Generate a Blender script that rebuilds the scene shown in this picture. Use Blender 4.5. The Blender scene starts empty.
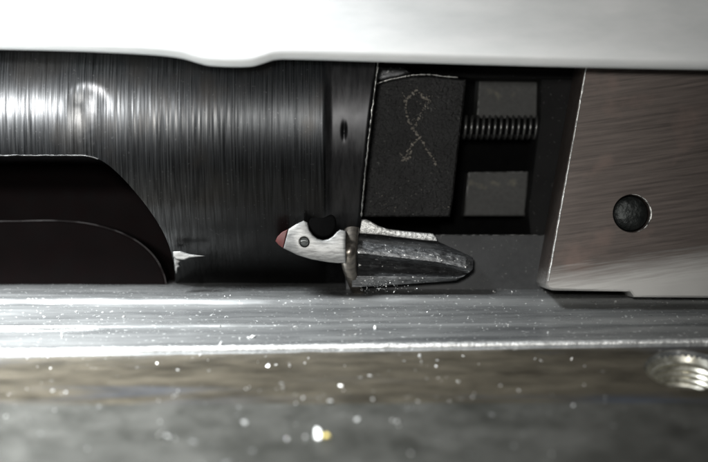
import bpy, bmesh, math, random
from mathutils import Vector, Matrix, noise
random.seed(7)
S = 0.001                      # everything below is laid out in millimetres
D = 150.0                      # working distance of the close-up camera, mm
scene = bpy.context.scene
COL = scene.collection

# ------------------------------------------------------------------ camera
cam_d = bpy.data.cameras.new('camera'); cam = bpy.data.objects.new('camera', cam_d)
COL.objects.link(cam); scene.camera = cam
cam.location = (0, -D*S, 0); cam.rotation_euler = (math.radians(90), 0, 0)
cam_d.sensor_fit = 'HORIZONTAL'; cam_d.sensor_width = 36
cam_d.lens = 36*D/70.8
cam_d.clip_start = 0.002; cam_d.clip_end = 20
cam_d.dof.use_dof = True
cam_d.dof.focus_distance = (D+3.0)*S
cam_d.dof.aperture_fstop = cam_d.lens/4.6
# ------------------------------------------------------------------ world (dim room)
w = bpy.data.worlds.new('World'); scene.world = w; w.use_nodes = True
bg = w.node_tree.nodes['Background']
bg.inputs[0].default_value = (0.80, 0.9, 1.0, 1); bg.inputs[1].default_value = 0.012
# ------------------------------------------------------------------ lamps
def aim(o, tgt):
    d = Vector(tgt)*S - o.location
    o.rotation_euler = d.to_track_quat('-Z', 'Y').to_euler()
def spot(name, loc, tgt, power, size, blend, radius, col):
    l = bpy.data.lights.new(name, 'SPOT'); l.energy = power; l.color = col
    l.spot_size = math.radians(size); l.spot_blend = blend; l.shadow_soft_size = radius*S
    o = bpy.data.objects.new(name, l); COL.objects.link(o)
    o.location = Vector(loc)*S; aim(o, tgt); return o
spot('flash_lamp', (-8, -152, 14), (-4, 0, 5), 0.50, 52, 1.0, 6, (1.0, 0.985, 0.95))
spot('added_left_spot', (-66, -140, 32), (-40, 0, 7), 0.95, 22, 1.0, 6, (0.97, 0.99, 1.0))  # added spot, makes the highlights on the left of bolt, cover and rail
al = bpy.data.lights.new('added_rail_light', 'AREA'); al.shape = 'DISK'; al.size = 0.05; al.spread = math.radians(62); al.energy = 0.17; al.color = (0.93, 0.97, 1.0)
alo = bpy.data.objects.new('added_rail_light', al); COL.objects.link(alo); alo.location = Vector((-78, -58, 92))*S; aim(alo, (-52, -15, -8))  # added overhead light that brightens the rail but not the recess
# ------------------------------------------------------------------ exposure
vs = scene.view_settings
vs.view_transform = 'Standard'; vs.look = 'None'; vs.exposure = 0.0; vs.gamma = 1.0; vs.use_curve_mapping = False

# ================================================================== helpers
def P(px, py, y):
    """point (mm) at depth y seen from the picture's own scale (10 px = 1 mm at y = 0)"""
    k = (D+y)/D
    return Vector(((px-354)/10*k, y, (231-py)/10*k))
def lerp(a, b, t): return a+(b-a)*t
def interp(x, pts):
    if x <= pts[0][0]: return pts[0][1]
    for (a, b), (c, d) in zip(pts, pts[1:]):
        if x <= c: return lerp(b, d, (x-a)/(c-a))
    return pts[-1][1]
def sstep(a, b, x):
    t = min(1, max(0, (x-a)/(b-a))); return t*t*(3-2*t)
def mesh_obj(name, verts, faces, mat, parent=None, smooth=False):
    me = bpy.data.meshes.new(name)
    me.from_pydata([tuple(Vector(v)*S) for v in verts], [], faces)
    bm = bmesh.new(); bm.from_mesh(me)
    bmesh.ops.recalc_face_normals(bm, faces=bm.faces); bm.to_mesh(me); bm.free()
    if smooth:
        for p in me.polygons: p.use_smooth = True
        me.set_sharp_from_angle(angle=math.radians(smooth if smooth is not True else 40))
    me.materials.append(mat)
    o = bpy.data.objects.new(name, me); COL.objects.link(o)
    if parent: 
        o.parent = parent; o.matrix_parent_inverse = Matrix.Translation(-parent.location)
    return o
def thing(name, label, cat, loc=(0, 0, 0), group=None):
    o = bpy.data.objects.new(name, None); COL.objects.link(o); o.empty_display_size = 0.002
    o.location = Vector(loc)*S
    o['label'] = label; o['category'] = cat
    if group: o['group'] = group
    return o
def tag(o, label, cat):
    o['label'] = label; o['category'] = cat; return o
def spline(pts, n=8):
    """Catmull-Rom through points (any dimension)"""
    out = []
    q = [pts[0]]+list(pts)+[pts[-1]]
    for i in range(1, len(q)-2):
        for s in range(n):
            t = s/n
            out.append(tuple(0.5*((2*q[i][k])+(-q[i-1][k]+q[i+1][k])*t+(2*q[i-1][k]-5*q[i][k]+4*q[i+1][k]-q[i+2][k])*t*t
                      +(-q[i-1][k]+3*q[i][k]-3*q[i+1][k]+q[i+2][k])*t**3) for k in range(len(pts[0]))))
    out.append(tuple(pts[-1])); return out
def inset(poly, d):
    n = len(poly); area = sum(poly[i][0]*poly[(i+1) % n][1]-poly[(i+1) % n][0]*poly[i][1] for i in range(n))
    sg = 1 if area > 0 else -1; out = []
    for i in range(n):
        a, b, c = Vector(poly[i-1]), Vector(poly[i]), Vector(poly[(i+1) % n])
        u = (b-a).normalized(); v = (c-b).normalized()
        n1 = Vector((-u.y, u.x))*sg; n2 = Vector((-v.y, v.x))*sg
        m = n1+n2
        m = m/max(0.35, m.dot(m)/2)
        p = b+m*d; out.append((p.x, p.y))
    return out
def slab(name, outline, y0, y1, bevel, mat, parent=None, by=None, smooth=False):
    """solid with front face at y0; outline given in picture px at depth y0, bevelled front edge"""
    pl = [(P(a, b, y0).x, P(a, b, y0).z) for a, b in outline]
    rings = [(inset(pl, bevel), y0), (inset(pl, bevel*.3), y0+(by or bevel)*.3), (pl, y0+(by or bevel)), (pl, y1)]
    n = len(pl); vs_, fs = [], []
    for r, y in rings: vs_ += [(x, y, z) for x, z in r]
    for k in range(len(rings)-1):
        for i in range(n):
            j = (i+1) % n; fs.append((k*n+i, k*n+j, (k+1)*n+j, (k+1)*n+i))
    fs.append(tuple(range(n))); fs.append(tuple(range(len(vs_)-1, len(vs_)-n-1, -1)))
    return mesh_obj(name, vs_, fs, mat, parent, smooth)
def tube(name, pts, rad, mat, parent=None, seg=10, rough=0, closed=False):
    pts = [Vector(p) for p in pts]; n = len(pts); vs_, fs = [], []
    up = Vector((0.13, -1, 0.21)).normalized(); 
    for i, p in enumerate(pts):
        t = (pts[min(i+1, n-1)]-pts[max(i-1, 0)])
        t = t.normalized() if t.length > 0 else Vector((1, 0, 0))
        a = t.cross(up).normalized(); b = t.cross(a)
        r = rad(i/(n-1)) if callable(rad) else rad
        for k in range(seg):
            an = 2*math.pi*k/seg
            rr = r*(1+rough*(noise.noise(p*3.1+Vector((k*.7, 0, 0)))))
            vs_.append(p+(a*math.cos(an)+b*math.sin(an))*rr)
    for i in range(n-1):
        for k in range(seg):
            fs.append((i*seg+k, i*seg+(k+1) % seg, (i+1)*seg+(k+1) % seg, (i+1)*seg+k))
    fs.append(tuple(range(seg-1, -1, -1))); fs.append(tuple(range((n-1)*seg, n*seg)))
    return mesh_obj(name, vs_, fs, mat, parent, 60)
def lathe(name, c, axis, prof, mat, parent=None, seg=40, smooth=35):
    """prof: list of (along, radius), closed at both ends"""
    axis = Vector(axis).normalized(); a = axis.orthogonal().normalized(); b = axis.cross(a); c = Vector(c)
    vs_, fs = [], []
    for s, r in prof:
        for k in range(seg):
            an = 2*math.pi*k/seg
            vs_.append(c+axis*s+(a*math.cos(an)+b*math.sin(an))*r)
    for i in range(len(prof)-1):
        for k in range(seg):
            fs.append((i*seg+k, i*seg+(k+1) % seg, (i+1)*seg+(k+1) % seg, (i+1)*seg+k))
    fs.append(tuple(range(seg-1, -1, -1))); fs.append(tuple(range((len(prof)-1)*seg, len(prof)*seg)))
    return mesh_obj(name, vs_, fs, mat, parent, smooth)
def cut(o, cutter, smooth=40):
    m = o.modifiers.new('cut', 'BOOLEAN'); m.operation = 'DIFFERENCE'; m.solver = 'EXACT'; m.object = cutter
    bpy.context.view_layer.update()
    dg = bpy.context.evaluated_depsgraph_get()
    me = bpy.data.meshes.new_from_object(o.evaluated_get(dg))
    o.modifiers.clear(); o.data = me
    for p in me.polygons: p.use_smooth = True
    me.set_sharp_from_angle(angle=math.radians(smooth))
    bpy.data.objects.remove(cutter)

# ------------------------------------------------------------------ materials
def metal(name, c1, c2, metallic, r1, r2, stretch=(1, 1, 1), scale=1.0, bump=0.1, bscale=None, rot=(0, 0, 0),
          specks=0.0, spk_col=(.6, .6, .58), spk_scale=2.0, spk_thr=.72, stain=None, aniso=0.0, detail=6, bdist=0.03, spec=.5, coat=None, low_tone=None):
    m = bpy.data.materials.new(name); m.use_nodes = True; nt = m.node_tree; N = nt.nodes; L = nt.links
    b = N['Principled BSDF']; b.inputs['Metallic'].default_value = metallic
    b.inputs['Specular IOR Level'].default_value = spec
    if coat: b.inputs['Coat Weight'].default_value = coat[0]; b.inputs['Coat Roughness'].default_value = coat[1]; b.inputs['Coat IOR'].default_value = 1.6
    if aniso: b.inputs['Anisotropic'].default_value = aniso
    geo = N.new('ShaderNodeNewGeometry')
    mp = N.new('ShaderNodeMapping'); mp.inputs['Scale'].default_value = (1000, 1000, 1000); mp.inputs['Rotation'].default_value = rot
    L.new(geo.outputs['Position'], mp.inputs['Vector'])
    st = N.new('ShaderNodeMapping'); st.inputs['Scale'].default_value = stretch; L.new(mp.outputs[0], st.inputs['Vector'])
    n1 = N.new('ShaderNodeTexNoise'); n1.inputs['Scale'].default_value = scale; n1.inputs['Detail'].default_value = detail
    n1.inputs['Roughness'].default_value = .65
    L.new(st.outputs[0], n1.inputs['Vector'])
    ramp = N.new('ShaderNodeValToRGB'); ramp.color_ramp.elements[0].position = .33; ramp.color_ramp.elements[1].position = .68
    ramp.color_ramp.elements[0].color = (*c1, 1); ramp.color_ramp.elements[1].color = (*c2, 1)
    L.new(n1.outputs['Fac'], ramp.inputs['Fac']); colr = ramp.outputs['Color']
    n2 = N.new('ShaderNodeTexNoise'); n2.inputs['Scale'].default_value = .35; n2.inputs['Detail'].default_value = 5
    L.new(mp.outputs[0], n2.inputs['Vector'])
    if stain:
        sr = N.new('ShaderNodeMapRange'); sr.inputs[1].default_value = stain[2]; sr.inputs[2].default_value = stain[2]+.16
        n3 = N.new('ShaderNodeTexNoise'); n3.inputs['Scale'].default_value = stain[1]; n3.inputs['Detail'].default_value = 7
        stm = N.new('ShaderNodeMapping'); stm.inputs['Scale'].default_value = stain[3] if len(stain) > 3 else (1, 1, 1)
        stm.inputs['Location'].default_value = (13, 5, 2); L.new(mp.outputs[0], stm.inputs['Vector']); L.new(stm.outputs[0], n3.inputs['Vector'])
        L.new(n3.outputs['Fac'], sr.inputs['Value'])
        mx = N.new('ShaderNodeMixRGB'); mx.inputs[2].default_value = (*stain[0], 1)
        L.new(sr.outputs[0], mx.inputs[0]); L.new(colr, mx.inputs[1]); colr = mx.outputs[0]
    if low_tone:      # second tone mixed in towards the bottom, with a ragged limit
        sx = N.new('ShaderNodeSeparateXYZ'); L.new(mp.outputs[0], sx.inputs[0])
        wz = N.new('ShaderNodeMath'); wz.operation = 'MULTIPLY_ADD'; wz.inputs[1].default_value = low_tone[2]
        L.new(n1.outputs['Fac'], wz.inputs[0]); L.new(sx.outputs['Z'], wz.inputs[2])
        wr = N.new('ShaderNodeMapRange'); wr.inputs[1].default_value = low_tone[1]; wr.inputs[2].default_value = low_tone[1]-low_tone[3]
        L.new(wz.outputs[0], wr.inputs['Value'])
        mw = N.new('ShaderNodeMixRGB'); mw.inputs[2].default_value = (*low_tone[0], 1)
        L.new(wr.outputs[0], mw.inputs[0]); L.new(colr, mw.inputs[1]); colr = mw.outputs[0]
    rr = N.new('ShaderNodeMapRange'); rr.inputs[1].default_value = .3; rr.inputs[2].default_value = .7
    rr.inputs[3].default_value = r1; rr.inputs[4].default_value = r2
    ad = N.new('ShaderNodeMath'); ad.operation = 'ADD'; L.new(n1.outputs['Fac'], ad.inputs[0]); L.new(n2.outputs['Fac'], ad.inputs[1])
    hf = N.new('ShaderNodeMath'); hf.operation = 'MULTIPLY'; hf.inputs[1].default_value = .5; L.new(ad.outputs[0], hf.inputs[0])
    L.new(hf.outputs[0], rr.inputs['Value']); L.new(rr.outputs[0], b.inputs['Roughness'])
    if specks:
        n4 = N.new('ShaderNodeTexNoise'); n4.inputs['Scale'].default_value = spk_scale; n4.inputs['Detail'].default_value = 3
        L.new(mp.outputs[0], n4.inputs['Vector'])
        s2 = N.new('ShaderNodeMapRange'); s2.inputs[1].default_value = spk_thr; s2.inputs[2].default_value = spk_thr+.06; s2.inputs[4].default_value = specks
        L.new(n4.outputs['Fac'], s2.inputs['Value'])
        mx2 = N.new('ShaderNodeMixRGB'); mx2.inputs[2].default_value = (*spk_col, 1)
        L.new(s2.outputs[0], mx2.inputs[0]); L.new(colr, mx2.inputs[1]); colr = mx2.outputs[0]
    if coat:
        cw = N.new('ShaderNodeMapRange'); cw.inputs[1].default_value = .38; cw.inputs[2].default_value = .62
        cw.inputs[3].default_value = coat[0]*.12; cw.inputs[4].default_value = coat[0]
        L.new(n1.outputs['Fac'], cw.inputs['Value'])
        # highlight falloff put into the coat: weaker towards the collar
        cx = N.new('ShaderNodeSeparateXYZ'); L.new(mp.outputs[0], cx.inputs[0])
        cm = N.new('ShaderNodeMapRange'); cm.interpolation_type = 'SMOOTHSTEP'; cm.inputs[1].default_value = -26; cm.inputs[2].default_value = -8
        cm.inputs[3].default_value = 1; cm.inputs[4].default_value = .10; L.new(cx.outputs['X'], cm.inputs['Value'])
        ml = N.new('ShaderNodeMath'); ml.operation = 'MULTIPLY'; L.new(cw.outputs[0], ml.inputs[0]); L.new(cm.outputs[0], ml.inputs[1])
        L.new(ml.outputs[0], b.inputs['Coat Weight'])
    L.new(colr, b.inputs['Base Color'])
    if bump:
        bu = N.new('ShaderNodeBump'); bu.inputs['Strength'].default_value = bump; bu.inputs['Distance'].default_value = bdist*S
        if bscale:
            nb = N.new('ShaderNodeTexNoise'); nb.inputs['Scale'].default_value = bscale; nb.inputs['Detail'].default_value = 5
            L.new(st.outputs[0], nb.inputs['Vector']); L.new(nb.outputs['Fac'], bu.inputs['Height'])
        else: L.new(n1.outputs['Fac'], bu.inputs['Height'])
        L.new(bu.outputs[0], b.inputs['Normal'])
    return m
M = {}
M['turned'] = metal('turned_steel', (.004, .0045, .005), (.030, .032, .034), .9, .30, .42, (6.5, .3, .13), 1.0, .5, bdist=.018,
                    stain=((.02, .019, .018), .25, .52, (1, 1, .8)), low_tone=((.011, .0108, .0105), 9.5, 4.0, 7.0), coat=(1.0, .27), specks=.12, spk_col=(.2, .2, .2), spk_scale=3.5, spk_thr=.66)  # flat dark tone towards the bottom of the cylinder
M['collar'] = metal('blued_collar', (.012, .012, .013), (.03, .03, .031), .8, .3, .45, (2, .5, .3), 1.0, .25, bdist=.01)
M['black'] = metal('black_oxide', (.0015, .0015, .0015), (.003, .003, .003), .0, .85, .95, (1, 1, 1), 1.0, .2, spec=.05)
M['maroon'] = metal('black_maroon', (.0012, .0005, .0005), (.0024, .0008, .0008), .0, .8, .9, (1, 1, 1), .6, .2, spec=.08)
M['lip'] = metal('maroon_lip', (.006, .004, .004), (.014, .009, .009), .2, .4, .5)
M['dim'] = metal('dull_worn_edge_glint', (.03, .03, .03), (.2, .2, .195), .7, .35, .6, (1, 1, 1), 1.6, .6, bdist=.08)  # dull metal for burrs and for faint edge highlights
M['edge'] = metal('worn_edge_glint', (.12, .12, .115), (.48, .48, .46), .9, .25, .5, (1, 1, 1), 2.5, .6, bdist=.08)  # pale metal for chipped edges and their painted highlights
M['claw'] = metal('bead_blasted_steel', (.13, .13, .127), (.33, .33, .32), .7, .38, .55, (.5, 1, 2.2), 1.6, .5, bscale=5, bdist=.02,
                  stain=((.42, .41, .38), .5, .6))
M['red'] = metal('red_lacquer', (.055, .009, .008), (.085, .018, .016), 0, .4, .55, (1, 1, 1), 1.5, .3)
M['tan'] = metal('tan_worn_steel', (.11, .10, .09), (.30, .27, .23), .9, .28, .45, (.6, 2.5, .6), 1.2, .3)
M['gritty'] = metal('gritty_parkerised', (.002, .002, .002), (.008, .008, .008), .2, .4, .6, (1, 1, 1), 3.0, 1.0, bscale=3.4, bdist=.16, spec=.3,
                    specks=.7, spk_col=(.08, .08, .076), spk_scale=3.0, spk_thr=.67)
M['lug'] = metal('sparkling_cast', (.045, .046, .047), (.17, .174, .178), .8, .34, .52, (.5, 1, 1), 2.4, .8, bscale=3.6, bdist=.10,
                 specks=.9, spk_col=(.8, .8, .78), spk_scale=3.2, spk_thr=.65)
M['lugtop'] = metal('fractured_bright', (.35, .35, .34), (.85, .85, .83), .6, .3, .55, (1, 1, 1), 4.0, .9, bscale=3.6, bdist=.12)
M['greyplate'] = metal('grey_plate', (.045, .045, .043), (.07, .07, .067), .1, .6, .75, (1, 1, 1), 2.4, .3, bdist=.02, spec=.3,
                       stain=((.16, .15, .11), .5, .6))
M['dark'] = metal('dark_web', (.004, .004, .004), (.008, .008, .008), .0, .7, .85, (1, 1, 1), 1.4, .3, spec=.2,
                  specks=.6, spk_col=(.06, .06, .058), spk_scale=3.0, spk_thr=.66)
M['ledge'] = metal('ledge_grey', (.018, .019, .020), (.032, .033, .034), .3, .4, .55, (1, 1, 1), 1.6, .3, spec=.3,
                   specks=.5, spk_col=(.16, .16, .155), spk_scale=3.0, spk_thr=.66)
M['spring'] = metal('spring_wire', (.10, .10, .10), (.17, .17, .165), .8, .28, .4, (1, 1, 1), 2, .1)
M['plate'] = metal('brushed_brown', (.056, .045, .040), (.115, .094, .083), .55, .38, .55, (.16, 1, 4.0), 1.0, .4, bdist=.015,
                   rot=(0, math.radians(8), 0), stain=((.14, .10, .085), .16, .58), low_tone=((.44, .43, .41), -4.5, 3.6, 2.8))  # paler tone along the plate's lower border
M['pin'] = metal('dark_pin', (.008, .010, .0095), (.028, .031, .03), .6, .35, .5, (1, 1, 1), 1.2, .8, bscale=1.5, bdist=.15)
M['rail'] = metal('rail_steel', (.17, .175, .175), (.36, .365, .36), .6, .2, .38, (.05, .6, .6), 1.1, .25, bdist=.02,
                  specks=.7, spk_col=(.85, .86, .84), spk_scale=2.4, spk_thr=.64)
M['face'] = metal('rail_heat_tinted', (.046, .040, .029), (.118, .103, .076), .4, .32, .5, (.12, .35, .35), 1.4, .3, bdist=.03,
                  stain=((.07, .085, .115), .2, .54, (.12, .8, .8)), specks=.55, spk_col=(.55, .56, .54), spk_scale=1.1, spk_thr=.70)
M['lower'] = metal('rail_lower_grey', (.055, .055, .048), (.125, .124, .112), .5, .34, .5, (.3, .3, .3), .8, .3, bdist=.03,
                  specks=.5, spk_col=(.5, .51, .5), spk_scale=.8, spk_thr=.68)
M['rim'] = metal('rail_wear_glint', (.4, .4, .39), (.85, .85, .83), .6, .28, .5, (1, 1, 1), 2.0, .9, bscale=3, bdist=.1)  # pale metal for worn ridges and for highlights drawn along edges
M['cover'] = metal('bright_alloy', (.74, .76, .76), (.84, .85, .85), .15, .45, .6, (.3, 1, 1), .5, .12)
M['thread'] = metal('thread_bright', (.40, .38, .30), (.75, .74, .66), .75, .25, .45, (1, 1, 1), 1.4, .4)
M['glint'] = metal('bright_filings', (.7, .71, .7), (.95, .95, .92), .5, .2, .4, (1, 1, 1), .6, 0)
M['dust'] = metal('tan_grit', (.11, .10, .085), (.26, .24, .205), .1, .6, .8, (1, 1, 1), 3.0, .3)

# ================================================================== the setting: dark inside of the housing
def box(name, x0, x1, y0, y1, z0, z1, mat, parent=None):
    v = [(x, y, z) for x in (x0, x1) for y in (y0, y1) for z in (z0, z1)]
    return mesh_obj(name, v, [(0, 1, 3, 2), (4, 6, 7, 5), (0, 4, 5, 1), (2, 3, 7, 6), (0, 2, 6, 4), (1, 5, 7, 3)], mat, parent)
wb = box('interior_wall', -70, 70, 24, 28, -30, 40, M['black']); wb['kind'] = 'structure'

# ================================================================== lower guide rail
RAIL = [(280, 282, 14), (284, 286, 10.5), (289, 290.5, 8.2), (296.5, 296, 5), (298.5, 298, 4.3), (305.5, 304, 3.9), (308, 307, 3.0), (323, 314, .6), (325, 322, -.6),
        (329.5, 323.5, -.9), (333, 325.5, -1.8), (343, 333, -3.6), (347, 337, -4.6), (349, 338.5, -5.0), (356, 344.5, -5.5), (359, 347.5, -6.4),
        (398, 396, -15.2), (408, 405, -16.6), (462, 462, -27), (560, 560, -42)]
def rail_point(px, s):
    """s in 0..len-1 along the profile"""
    i = min(int(s), len(RAIL)-2); t = s-i
    a, b = RAIL[i], RAIL[i+1]; u = px/708
    py = lerp(lerp(a[0], a[1], u), lerp(b[0], b[1], u), t); y = lerp(a[2], b[2], t)
    return P(px, py, y)
def rail_at(px, py):
    u = px/708
    for i in range(len(RAIL)-1):
        a = lerp(RAIL[i][0], RAIL[i][1], u); b = lerp(RAIL[i+1][0], RAIL[i+1][1], u)
        if a <= py <= b: return rail_point(px, i+(py-a)/(b-a))
    return rail_point(px, 5)
rail = thing('guide_rail', 'long shiny steel rail with worn bright edge and countersunk hole beneath the cylinder', 'rail', (0, -14, -35))
SUB = 6
ss = [i/SUB for i in range((len(RAIL)-1)*SUB+1)]
xs = list(range(-260, 981, 10)); vs_, fs = [], []
for px in xs:
    pr = [rail_point(px, s) for s in ss]
    for _ in range(3): pr = [pr[0]]+[(pr[i-1]+pr[i]*2+pr[i+1])/4 for i in range(1, len(pr)-1)]+[pr[-1]]
    for i, p in enumerate(pr):
        n = noise.noise(Vector((p.x*.25, ss[i]*.8, 3)))*.05+noise.noise(Vector((p.x*1.1, ss[i]*2, 9)))*.02
        vs_.append(p+Vector((0, -n, n)))
    vs_.append(Vector((pr[-1].x, -42, -46))); vs_.append(Vector((pr[0].x, 14, -46)))
m_ = len(ss)+2
for i in range(len(xs)-1):
    for k in range(m_):
        fs.append((i*m_+k, i*m_+(k+1) % m_, (i+1)*m_+(k+1) % m_, (i+1)*m_+k))
fs.append(tuple(range(m_))); fs.append(tuple(range((len(xs)-1)*m_+m_-1, (len(xs)-1)*m_-1, -1)))
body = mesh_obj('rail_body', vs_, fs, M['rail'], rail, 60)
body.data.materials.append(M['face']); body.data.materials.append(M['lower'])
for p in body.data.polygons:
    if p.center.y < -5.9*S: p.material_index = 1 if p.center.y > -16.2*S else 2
# countersunk threaded hole
h0, h1 = rail_at(684, 352), rail_at(684, 388)
hx0, hx1 = rail_at(660, 370), rail_at(700, 370)
hc = rail_at(686, 369.5); hv = (h1-h0).normalized(); hn = hv.cross(hx1-hx0).normalized()
if hn.z < 0: hn = -hn
cut_ = lathe('cutter', hc, -hn, [(-2, 3.95), (.0, 3.85), (.9, 3.3), (7, 3.3)], M['thread'])
cut(body, cut_, 50)
hole = lathe('screw_hole', hc, -hn, [(-.03, 3.9), (.9, 3.26), (.95, 3.05), (1.3, 3.2), (1.55, 2.95), (1.9, 3.2), (2.15, 2.95), (2.5, 3.2), (2.75, 2.95), (3.1, 3.2), (3.4, 2.95), (6.8, 3.2), (6.8, 3.32), (.9, 3.32)], M['thread'], rail, 48, 25)
hole.data.polygons  # open sleeve: remove the two end caps
bm = bmesh.new(); bm.from_mesh(hole.data)
bmesh.ops.delete(bm, geom=[f for f in bm.faces if len(f.verts) > 4], context='FACES'); bm.to_mesh(hole.data); bm.free()
# worn crest lip, its highlight put in as pale metal; thin raised scratch at left
def crest(px): return (lerp(348.5, 338.5, px/708), lerp(356, 344.5, px/708))
pts = []
for px in range(-240, 960, 4):
    a, b = crest(px); p = rail_point(px, 13.45); pts.append(p+Vector((0, .12, -.05)))
tube('worn_lip_glint', pts, lambda t: .34*(1+.10*noise.noise(Vector((t*190, 0, 0))))*lerp(1.25, .85, t), M['rim'], rail, 10, .25)
tube('worn_ridge', [rail_point(px, 8.5)+Vector((0, 0, -.05)) for px in range(-240, 116, 5)], lambda t: .22*(1-sstep(.9, 1, t)*.8), M['rim'], rail, 8, .2)

tube('lower_ridge', [rail_point(px, 16.5)+Vector((0, .12, -.12)) for px in range(-240, 200, 8)], lambda t: .16*(1-sstep(.7, 1, t)*.9), M['lower'], rail, 8, .3)
# ================================================================== bright cover along the top
cov = thing('top_cover', 'overexposed pale alloy cover with a rounded bump on its lower edge', 'cover', (0, 0, 16))
edge = spline([(-320, 45), (-120, 46.5), (0, 48.5), (80, 50.5), (150, 54), (180, 57.5), (198, 62.5), (210, 65), (232, 66), (251, 65.5), (264, 62), (276, 58.7), (300, 58.5), (400, 61.5), (560, 66), (708, 69), (1030, 74)], 10)
vs_, fs = [], []
for px, py in edge:
    p = P(px, py, -6); x, z = p.x, p.z
    prof = [(-4.2, z+12), (-5.6, z+3), (-6.0, z+1.0), (-5.9, z+.5), (-5.55, z+.13), (-5.0, z), (-4.3, z+.1), (2.0, z+1.6), (4, z+2.4), (4, z+12)]
    vs_ += [(x, y, q) for y, q in prof]
m_ = 10
for i in range(len(edge)-1):
    for k in range(m_):
        fs.append((i*m_+k, i*m_+(k+1) % m_, (i+1)*m_+(k+1) % m_, (i+1)*m_+k))
fs.append(tuple(range(m_))); fs.append(tuple(range((len(edge)-1)*m_+m_-1, (len(edge)-1)*m_-1, -1)))
mesh_obj('cover_body', vs_, fs, M['cover'], cov, 50)

# ================================================================== bolt cylinder
bolt = thing('bolt_cylinder', 'dark turned steel bolt cylinder with machining lines and a black pocket', 'bolt', (-12, 9, -6.5))
R, ZC, YC = 19.0, 11.9, 19.0
def end_px(py): return interp(py, [(40, 381), (68, 378), (120, 371.5), (170, 366), (215, 362), (235, 359), (250, 354), (262, 351), (280, 354), (300, 360)])
def cyl(z, r=R):
    return YC-math.sqrt(max(.01, r*r-(z-ZC)**2))
NX, NT = 620, 150
vs_, fs = [], []
zs = [lerp(-6.85, 20.5, j/(NT-1)) for j in range(NT)]
X0 = -52
for i in range(NX):
    for j, z in enumerate(zs):
        y = cyl(z); k = (D+y)/D; py = 231-z/k*10
        xe = (end_px(py)-354)/10*k
        x = lerp(X0, xe, i/(NX-1)); px = x/k*10+354
        # turning lines
        amp = .017*(1-.65*sstep(215, 300, px))*(1-sstep(318, 326, px))
        amp *= .35+.65*sstep(0, 10, z)
        amp *= .55+.9*max(0, noise.noise(Vector((px*.02, z*.12, 4)))+.4)
        d = amp*(noise.noise(Vector((x*3.1, z*.10, 0)))+.7*noise.noise(Vector((x*5.6, z*.16, 7))))
        # shallow round-ended milled flat
        qy = max(104, min(py, 260)); sd = math.hypot(px-88, py-qy)-21
        f = sstep(-3, 20, -sd); d = lerp(d, .24+.006*noise.noise(Vector((x*2, z*2, 1))), f)
        # smaller collar at the end
        d += .26*sstep(322, 333, px)
        # rounded-off end edge
        d += .35*sstep(xe-.5, xe, x)**2
        # small slot in the collar
        d += .2*math.exp(-((px-344)/2.0)**2-((py-131)/7)**2)
        vs_.append((x, y+d, z))
for i in range(NX-1):
    for j in range(NT-1):
        fs.append((i*NT+j, i*NT+j+1, (i+1)*NT+j+1, (i+1)*NT+j))
# back plane
nb = len(vs_)
for i in (0, NX-1):
    for j in (0, NT-1): vs_.append((vs_[i*NT+j][0], 17.6, zs[j]))
fs.append(tuple([j for j in range(NT)]+[nb+1, nb]))
fs.append(tuple([(NX-1)*NT+j for j in range(NT)]+[nb+3, nb+2]))
fs.append((nb, nb+1, nb+3, nb+2))
fs.append(tuple([i*NT for i in range(NX)]+[nb+2, nb]))
fs.append(tuple([i*NT+NT-1 for i in range(NX)]+[nb+3, nb+1]))
bb = mesh_obj('body', vs_, fs, M['turned'], bolt, 35)
def surf(px, py, off=0.0):
    y = 2.0
    for _ in range(12):
        z = (231-py)/10*(D+y)/D; y = cyl(z)
    p = P(px, py, y+off); return p
pocket = spline([(85, 155.5), (98, 159), (112, 168), (130, 186), (150, 211), (165, 236), (173.5, 262), (176, 292)], 6)
loop = [surf(-120, 155)]+[surf(20, 155)]+[surf(a, b) for a, b in pocket]+[surf(177, 302), surf(-120, 302)]
n = len(loop); vs_, fs = [], []
for y in (-6, 20):
    vs_ += [(p.x, y, p.z) for p in loop]
for i in range(n): fs.append((i, (i+1) % n, n+(i+1) % n, n+i))
fs += [tuple(range(n)), tuple(range(2*n-1, n-1, -1))]
cut(bb, mesh_obj('cutter', vs_, fs, M['black']), 35)
# collar material on the end section
bb.data.materials.append(M['collar'])
for p in bb.data.polygons:
    c = p.center/S; k = (D+c.y)/D
    if c.x/k*10+354 > 326: p.material_index = 1
# worn pocket rim, inner shelf, chipped end edge; paler tubes stand in for highlights
tube('pocket_rim', [surf(px, 155.3+.5*noise.noise(Vector((px*.1, 0, 0))), .03) for px in range(-110, 84, 3)]+[surf(a, b, .03) for a, b in pocket[:7]],
     lambda t: .055*(1+.8*noise.noise(Vector((t*90, 2, 0)))), M['dim'], bolt, 8, .4)
shelf = spline([(-150, 232), (-40, 223), (20, 221), (65, 221), (100, 226), (130, 237), (152, 254), (164, 275), (168, 300)], 6)
sl = slab('inner_shelf', shelf+[(168, 320), (-150, 320)], 10.5, 15.3, .25, M['maroon'], bolt)
tube('shelf_rim', [P(a, b, 10.55) for a, b in shelf], .06, M['lip'], bolt, 6)
back = slab('pocket_back', [(-150, 130), (190, 130), (190, 330), (-150, 330)], 18.2, 20, .1, M['maroon'], bolt)
ep = []
for py in range(60, 218, 2):
    p = surf(end_px(py)-.6, py, .30); p.x += .05*noise.noise(Vector((py*.21, 0, 0))); ep.append(p)
tube('chipped_end_edge', ep, lambda t: .10*(1+.9*noise.noise(Vector((t*46, 1, 0)))), M['edge'], bolt, 8, .5)
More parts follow.
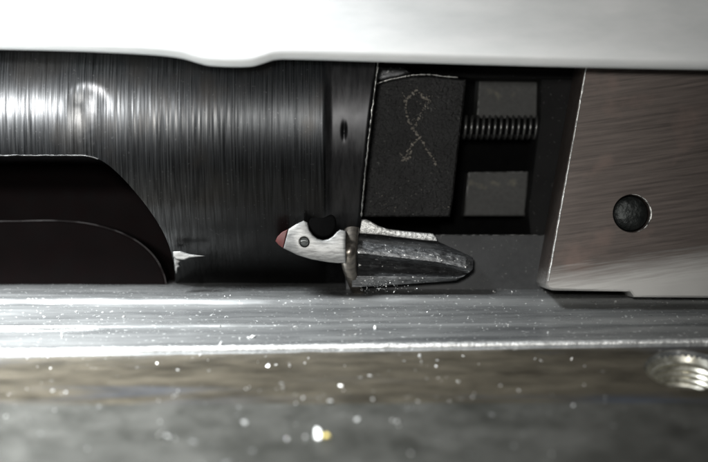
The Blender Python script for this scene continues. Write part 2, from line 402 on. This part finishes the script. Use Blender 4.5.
# extractor claw
claw_out = [(288.2, 229), (296, 224), (303.5, 220.5), (307.5, 223), (309, 229.5), (312.5, 235), (317, 238.8), (322.5, 240.2), (328, 239.2), (333, 236), (336.5, 232), (340, 229.5), (346, 231), (346, 263),
            (338, 263.2), (330, 262.6), (312, 259.6), (297, 255), (283.2, 248.3)]
claw = slab('extractor_claw', claw_out, 2.0, 8.0, .2, M['claw'], bolt, by=.22, smooth=30)
pc = P(304.2, 242, 2.0)
cut(claw, lathe('cutter', (pc.x, 0, pc.z), (0, 1, 0), [(1, .60), (2.9, .60)], M['claw'], None, 28), 30)
lathe('rivet', (pc.x, 2.05, pc.z), (0, 1, 0), [(.10, .30), (.12, .44), (.25, .52), (.9, .52)], M['pin'], claw, 28)
tube('rivet_slot', [pc+Vector((-.34, .12, .10)), pc+Vector((0, .10, .16)), pc+Vector((.36, .12, .08))], .05, M['edge'], claw, 6)
slab('red_tip', [(275.3, 241), (277.5, 236.5), (282, 232), (287.8, 229.2), (282.9, 248.1), (278.5, 245)], 2.12, 7.5, .10, M['red'], claw, smooth=30)
pc = P(322.5, 223.5, 3.0)
lathe('round_stud', (pc.x, 3.2, pc.z), (0, 1, 0), [(0, 1.2), (.06, 1.32), (.2, 1.40), (6, 1.40)], M['black'], bolt, 40)
# curved rim of the bolt face
rim = spline([(354, 206, 6.2, 6), (352, 224, 4.3, 7.5), (350, 240, 3.0, 8.2), (349, 252, 2.5, 8.2), (349, 262, 2.9, 7.8), (350.5, 272, 3.9, 6.8), (353.5, 281, 4.8, 6.2), (357, 290, 5.8, 6), (361, 297, 6.8, 6)], 8)
vs_, fs = [], []; nr = 14
for px, py, y, hw in rim:
    for k in range(nr):
        an = math.pi*k/(nr-1); c = math.cos(an)
        vs_.append(P(px-hw*c, py+.12*hw*c, y+.75*(1-abs(math.sin(an))**.8)))
    vs_ += [P(px+hw, py, 11), P(px-hw, py, 11)]
m_ = nr+2
for i in range(len(rim)-1):
    for k in range(m_):
        fs.append((i*m_+k, i*m_+(k+1) % m_, (i+1)*m_+(k+1) % m_, (i+1)*m_+k))
fs.append(tuple(range(m_))); fs.append(tuple(range((len(rim)-1)*m_+m_-1, (len(rim)-1)*m_-1, -1)))
mesh_obj('face_rim', vs_, fs, M['tan'], bolt, 50)

# ================================================================== ejector lug with flutes
lug = thing('fluted_lug', 'grooved speckled steel lug with tapered nose poking out of the bolt face', 'lug', (5, 6, -5))
# five edge lines run along the lug and converge on its blunt nose: (px, py, depth)
LN = [[(352, 231.5, 6.8), (358, 232, 6.8), (437, 241, 6.6), (466, 254, 5.6), (473, 257.6, 5.0)],
      [(352, 240.5, 4.2), (358, 241, 4.2), (437, 249.5, 4.1), (466, 256.8, 4.1), (473.2, 259, 4.5)],
      [(352, 252.5, 3.7), (358, 253, 3.7), (437, 262, 3.7), (466, 268, 3.8), (473, 269, 4.2)],
      [(352, 265, 6.6), (358, 265, 6.6), (437, 269.5, 6.2), (462, 273.5, 5.0), (467.5, 273.8, 4.5)],
      [(352, 276, 4.6), (358, 276, 4.6), (437, 277, 4.5), (456, 278, 4.5), (462, 277.3, 4.6)],
      [(352, 287, 5.0), (358, 287, 5.0), (437, 282, 5.0), (451, 281, 5.0), (456, 280.5, 5.1)]]
def along(line, t):
    f = t*(len(line)-1); i = min(int(f), len(line)-2); u = f-i
    return Vector(line[i]).lerp(Vector(line[i+1]), u)
vs_, fs = [], []; NS, NB = 60, 5
for i in range(NS+1):
    t = (i/NS); t = t*.75+.25*t**.6 if t > 0 else 0
    row = []
    base = [along(l, t) for l in LN]
    for k in range(len(base)-1):
        for q in range(NB): row.append(base[k].lerp(base[k+1], q/NB))
    row.append(base[-1])
    row = [row[0]]+[(row[j-1]+row[j]*4+row[j+1])/6 for j in range(1, len(row)-1)]+[row[-1]]
    for j, q in enumerate(row):
        p = P(*q); p.y += .035*noise.noise(Vector((p.x*1.5, j*.5, 2)))+.02*noise.noise(p*4)
        vs_.append(p)
    e0, e1 = row[-1], row[0]
    vs_.append(P(e0.x, e0.y-1, 9)); vs_.append(P(e1.x, e1.y+1.5, 9))
m_ = (len(LN)-1)*NB+3
for i in range(NS):
    for k in range(m_):
        fs.append((i*m_+k, i*m_+(k+1) % m_, (i+1)*m_+(k+1) % m_, (i+1)*m_+k))
fs.append(tuple(range(m_))); fs.append(tuple(range(NS*m_+m_-1, NS*m_-1, -1)))
mesh_obj('lug_body', vs_, fs, M['lug'], lug, 28)
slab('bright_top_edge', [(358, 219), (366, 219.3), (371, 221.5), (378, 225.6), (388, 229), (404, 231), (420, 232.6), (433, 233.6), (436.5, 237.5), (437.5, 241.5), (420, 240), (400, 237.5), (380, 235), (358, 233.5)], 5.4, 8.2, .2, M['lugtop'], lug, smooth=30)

# ================================================================== gritty dark block
blk = thing('gritty_block', 'dark gritty steel block with a chipped top edge and looped grit trail', 'block', (5.5, 9, 1.5))
slab('block_body', [(355, 84), (380, 83), (388, 80.5), (400, 78), (412, 76), (430, 75.5), (446, 77.5), (466.5, 79), (464, 105), (458.5, 150), (453, 200), (450, 217), (355, 217)], 7.5, 13, .22, M['gritty'], blk)
tube('chipped_edge', [P(a+.2*noise.noise(Vector((a*.6, 0, 0))), b, 7.45) for a, b in spline([(377, 83.5), (388, 80), (400, 77.5), (412, 75.2), (430, 74.6), (446, 76.6), (458, 77.4)], 10)],
     lambda t: .10*(1+1.2*noise.noise(Vector((t*40, 0, 3)))), M['edge'], blk, 8, .5)  # pale tube carries the highlight of the chipped edge
slab('upper_chip', [(372, 66), (404, 66), (412, 73), (400, 76.5), (388, 78.5), (376, 82)], 8.2, 12, .2, M['lug'], blk)

# ================================================================== spring and its housing
hs = thing('spring_housing', 'grey plates above and below the coil spring in the dark recess', 'bracket', (14.5, 13, 2))
slab('upper_plate', [(479.5, 72), (543, 72), (540.5, 117.5), (477, 117.5)], 13.0, 17, .18, M['greyplate'], hs)
slab('lower_plate', [(468.5, 172.5), (528.5, 171.5), (525.5, 216), (464, 216)], 13.0, 17, .18, M['greyplate'], hs)
for q0, q1 in (((480, 80), (477.6, 117)), ((469, 173), (465.5, 205)), ((470, 173), (527, 172.3)), ((478, 117.3), (539.5, 117.3))):
    tube('worn_edge_glint', [P(lerp(q0[0], q1[0], t/20), lerp(q0[1], q1[1], t/20)+.2*noise.noise(Vector((t*.7, q0[0], 0))), 13.05) for t in range(21)], lambda t: .07*(1+.9*noise.noise(Vector((t*14, q0[1], 0)))), M['dim'], hs, 6, .4)  # dull tubes along the plate edges stand in for highlights
slab('back_plate', [(440, 60), (560, 60), (560, 235), (440, 235)], 17.5, 19, .1, M['black'], hs)
spr = thing('coil_spring', 'small dark coil spring lying across the recess between the grey plates', 'spring', (14.5, 12, 9))
a, b = P(459, 127.5, 11.4), P(541, 127.5, 11.4)
turns = 14.0; r_ = 1.18; pts = []
for i in range(int(turns*22)+1):
    t = i/(turns*22); an = 2*math.pi*turns*t
    pts.append((lerp(a.x, b.x, t), 11.4-r_*math.cos(an), a.z+r_*math.sin(an)))
tube('coil', pts, .17, M['spring'], spr, 8)
lathe('guide_rod', a-Vector((.6, 0, 0)), (1, 0, 0), [(0, .6), (.1, .7), (9.4, .7), (9.5, .6)], M['black'], spr, 24)

# ================================================================== dark parts around the recess
tag(slab('dark_web', [(541, 60), (620, 60), (620, 300), (536, 300), (528, 210), (540, 120)], 9.5, 20, .3, M['dark']), 'dark flat web between the spring recess and the brushed plate', 'block')
tag(slab('upper_bar', [(366, 48), (640, 52), (640, 79.5), (560, 79), (470, 78), (440, 75), (404, 71), (366, 70)], 9.0, 12.4, .2, M['dark']), 'narrow dark bar beneath the pale cover over the recess', 'bar')
lg = slab('ledge_block', [(345, 234.5), (600, 234.5), (600, 300), (345, 300)], 8.6, 14, .14, M['ledge'])
tube('worn_edge_glint', [P(436+t, 235.2+.3*noise.noise(Vector((t*.2, 0, 0))), 8.66) for t in range(0, 112, 2)], lambda t: .05*(1+.9*noise.noise(Vector((t*25, 7, 0)))), M['dim'], lg, 6, .4)  # thin tube drawn as the highlight on the ledge's top edge
tag(lg, 'dark grey ledge below the spring recess behind the fluted lug', 'ledge')

# ================================================================== brushed plate at the right
pl = thing('brushed_plate', 'brushed brownish steel plate with slanted edge and a dark round pin', 'plate', (28, 4, -6))
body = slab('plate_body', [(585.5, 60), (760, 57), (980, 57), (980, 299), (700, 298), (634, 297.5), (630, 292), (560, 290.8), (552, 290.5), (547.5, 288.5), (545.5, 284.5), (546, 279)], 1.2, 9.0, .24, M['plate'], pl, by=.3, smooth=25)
tube('worn_edge_glint', [P(lerp(587.3, 548.2, t/90)+.12*noise.noise(Vector((t*.3, 0, 0))), lerp(62, 281, t/90), 1.26) for t in range(91)], lambda t: .10*(1+.6*noise.noise(Vector((t*30, 4, 0)))), M['rim'], pl, 8, .4)  # bright tube as the highlight line of the slanted edge
pc = P(632, 213.5, 1.2)
cut(body, lathe('cutter', (pc.x, 0, pc.z), (0, 1, 0), [(0, 2.0), (1.2, 1.95), (1.5, 1.86), (3.2, 1.86)], M['plate'], None, 48), 25)
rc = [P(632, 213.5, 1.2)+Vector((1.93*math.cos(math.radians(q)), .04, 1.93*math.sin(math.radians(q)))) for q in range(-75, 96, 5)]
tube('hole_rim', rc, lambda t: .09*math.sin(math.pi*t)**.5*(1+.7*noise.noise(Vector((t*9, 3, 0))))+.004, M['edge'], pl, 6, .3)  # partial bright arc drawn as the crescent highlight on the hole
pin = lathe('pin', (pc.x, 1.75, pc.z), (0, 1, 0), [(0, .9), (.08, 1.4), (.25, 1.7), (.5, 1.8), (1.4, 1.8)], M['pin'], pl, 40)

# ================================================================== metal shaving on the pocket's edge
sh = thing('metal_shaving', 'bright pointed metal shaving stuck beside the black pocket', 'shaving', P(180, 268, 5))
def blade(name, pts, y, mat, parent): return slab(name, pts, y, y+.5, .12, mat, parent)
blade('splinter', [(172.5, 251.5), (180, 251), (189, 254), (204.5, 256), (190, 257.6), (184, 260), (176, 259.5), (173, 257)], 4.6, M['claw'], sh)
blade('ragged_burr', [(173.5, 258), (178, 258.5), (180.5, 261), (178.5, 263.5), (180.5, 266), (178, 268), (177.5, 271), (176, 274), (174.5, 270)], 5.2, M['dim'], sh)
# ================================================================== loose grit and filings
def crumbs(name, items, mat, label, cat):
    bm = bmesh.new()
    for p, r in items:
        q = bmesh.ops.create_icosphere(bm, subdivisions=1, radius=r*S)
        rot = Matrix.Rotation(random.uniform(0, 6.28), 3, Vector((random.random()-.5, random.random()-.5, random.random()-.5)))
        sc = Vector((random.uniform(.5, 1.9), random.uniform(.4, 1.1), random.uniform(.25, .9)))
        for v in q['verts']:
            v.co *= random.uniform(.55, 1.3)
            v.co = rot @ Vector((v.co.x*sc.x, v.co.y*sc.y, v.co.z*sc.z)) + p*S
    me = bpy.data.meshes.new(name); bm.to_mesh(me); bm.free(); me.materials.append(mat)
    o = bpy.data.objects.new(name, me); COL.objects.link(o)
    tag(o, label, cat); o['kind'] = 'stuff'; return o
it = []
trail = spline([(409, 122), (406, 108), (409, 97), (417, 92), (424, 97), (429, 101), (424, 108), (419, 118), (414, 128), (419, 138), (426, 148), (432, 157), (437, 165)], 4)
trail += spline([(404, 96), (406, 112), (411, 124), (416, 134)], 3)
trail += spline([(418, 138), (411, 147), (406, 156), (402, 160)], 4)+spline([(400, 154), (407, 160), (411, 152)], 4)
for a, b in trail:
    it.append((P(a+random.gauss(0, .5), b+random.gauss(0, .5), 7.44), random.uniform(.11, .21)))
    it.append((P(a+random.gauss(0, 1.8), b+random.gauss(0, 1.8), 7.46), random.uniform(.03, .08)))
for _ in range(110):
    a, b = random.uniform(368, 452), 212-abs(random.gauss(0, 45))
    it.append((P(a, b, 7.48), random.uniform(.02, .06)))
for _ in range(26):
    a, b = random.gauss(428, 6), random.gauss(100, 5)
    it.append((P(a, b, 7.46), random.uniform(.03, .09)))
for _ in range(45): it.append((P(random.uniform(440, 545), random.uniform(238, 288), 8.56), random.uniform(.02, .05)))
for a, b in ((558, 160), (511, 254), (574, 96), (552, 216), (566, 120)): it.append((P(a, b, 8.56 if b > 240 else 9.46), .08))
crumbs('grit', it, M['dust'], 'tan grit in a looped trail on the gritty block, sparse specks around', 'grit')
it = []
big = [(318, 436, .46), (160, 436, .32), (168, 437, .26), (245, 424, .34), (330, 402, .3), (283, 388, .15), (249, 388, .16), (420, 357, .2), (421, 362, .15), (535, 359, .14), (541, 361, .12),
       (66, 393, .22), (62, 394, .16), (357, 420, .18), (370, 376, .18), (392, 421, .16), (397, 422, .16), (356, 420, .14), (178, 391, .16), (246, 389, .14), (157, 364, .18), (268, 366, .2), (276, 365, .2), (290, 366, .2), (258, 363, .16),
       (220, 345, .22), (253, 337, .25), (248, 338, .18), (240, 339, .2), (62, 337, .2), (83, 336, .16), (295, 327, .16), (220, 326, .16), (310, 326, .14), (375, 329, .18), (390, 333, .16), (497, 326, .12), (508, 325, .12), (504, 327, .1), (548, 333, .14), (605, 397, .1), (605, 402, .1), (448, 296, .08), (440, 298, .07), (512, 292, .1), (516, 291, .08)]
for a, b, r in big: it.append((rail_at(a, b)+Vector((0, -r*.3, r*.3)), r))
for _ in range(130):
    a = random.uniform(0, 600); b = random.choice([random.uniform(300, 336), random.uniform(352, 400), random.uniform(380, 462)])
    r = min(.16, .03*math.exp(random.gauss(.35, .6)))
    if b > 350: r *= 1.5
    it.append((rail_at(a, b)+Vector((0, -r*.3, r*.3)), r))
for _ in range(300):
    a = random.uniform(0, 708)*random.uniform(.3, 1); b = random.uniform(291, lerp(345, 336, a/708))
    it.append((rail_at(a, b), random.uniform(.015, .05)))
for _ in range(110):
    a = 360+abs(random.gauss(0, 26)); b = random.uniform(279, 291)
    it.append((P(a, b+1, 4.6+random.uniform(0, .5)), random.uniform(.02, .07)))
for _ in range(40):
    a = random.uniform(362, 545); b = random.uniform(286, 296)
    it.append((rail_at(a, b), random.uniform(.03, .09)))
crumbs('metal_filings', it, M['glint'], 'bright metal filings scattered over the shiny rail', 'filings')

M['brass'] = metal('yellow_brass', (.55, .42, .12), (.8, .66, .22), .7, .2, .35)
fl = crumbs('brass_flake', [(rail_at(327, 437)+Vector((0, -.1, .15)), .34)], M['brass'], 'tiny yellow metal flake beside a bright filing on the lower rail face', 'flake')
del fl['kind']
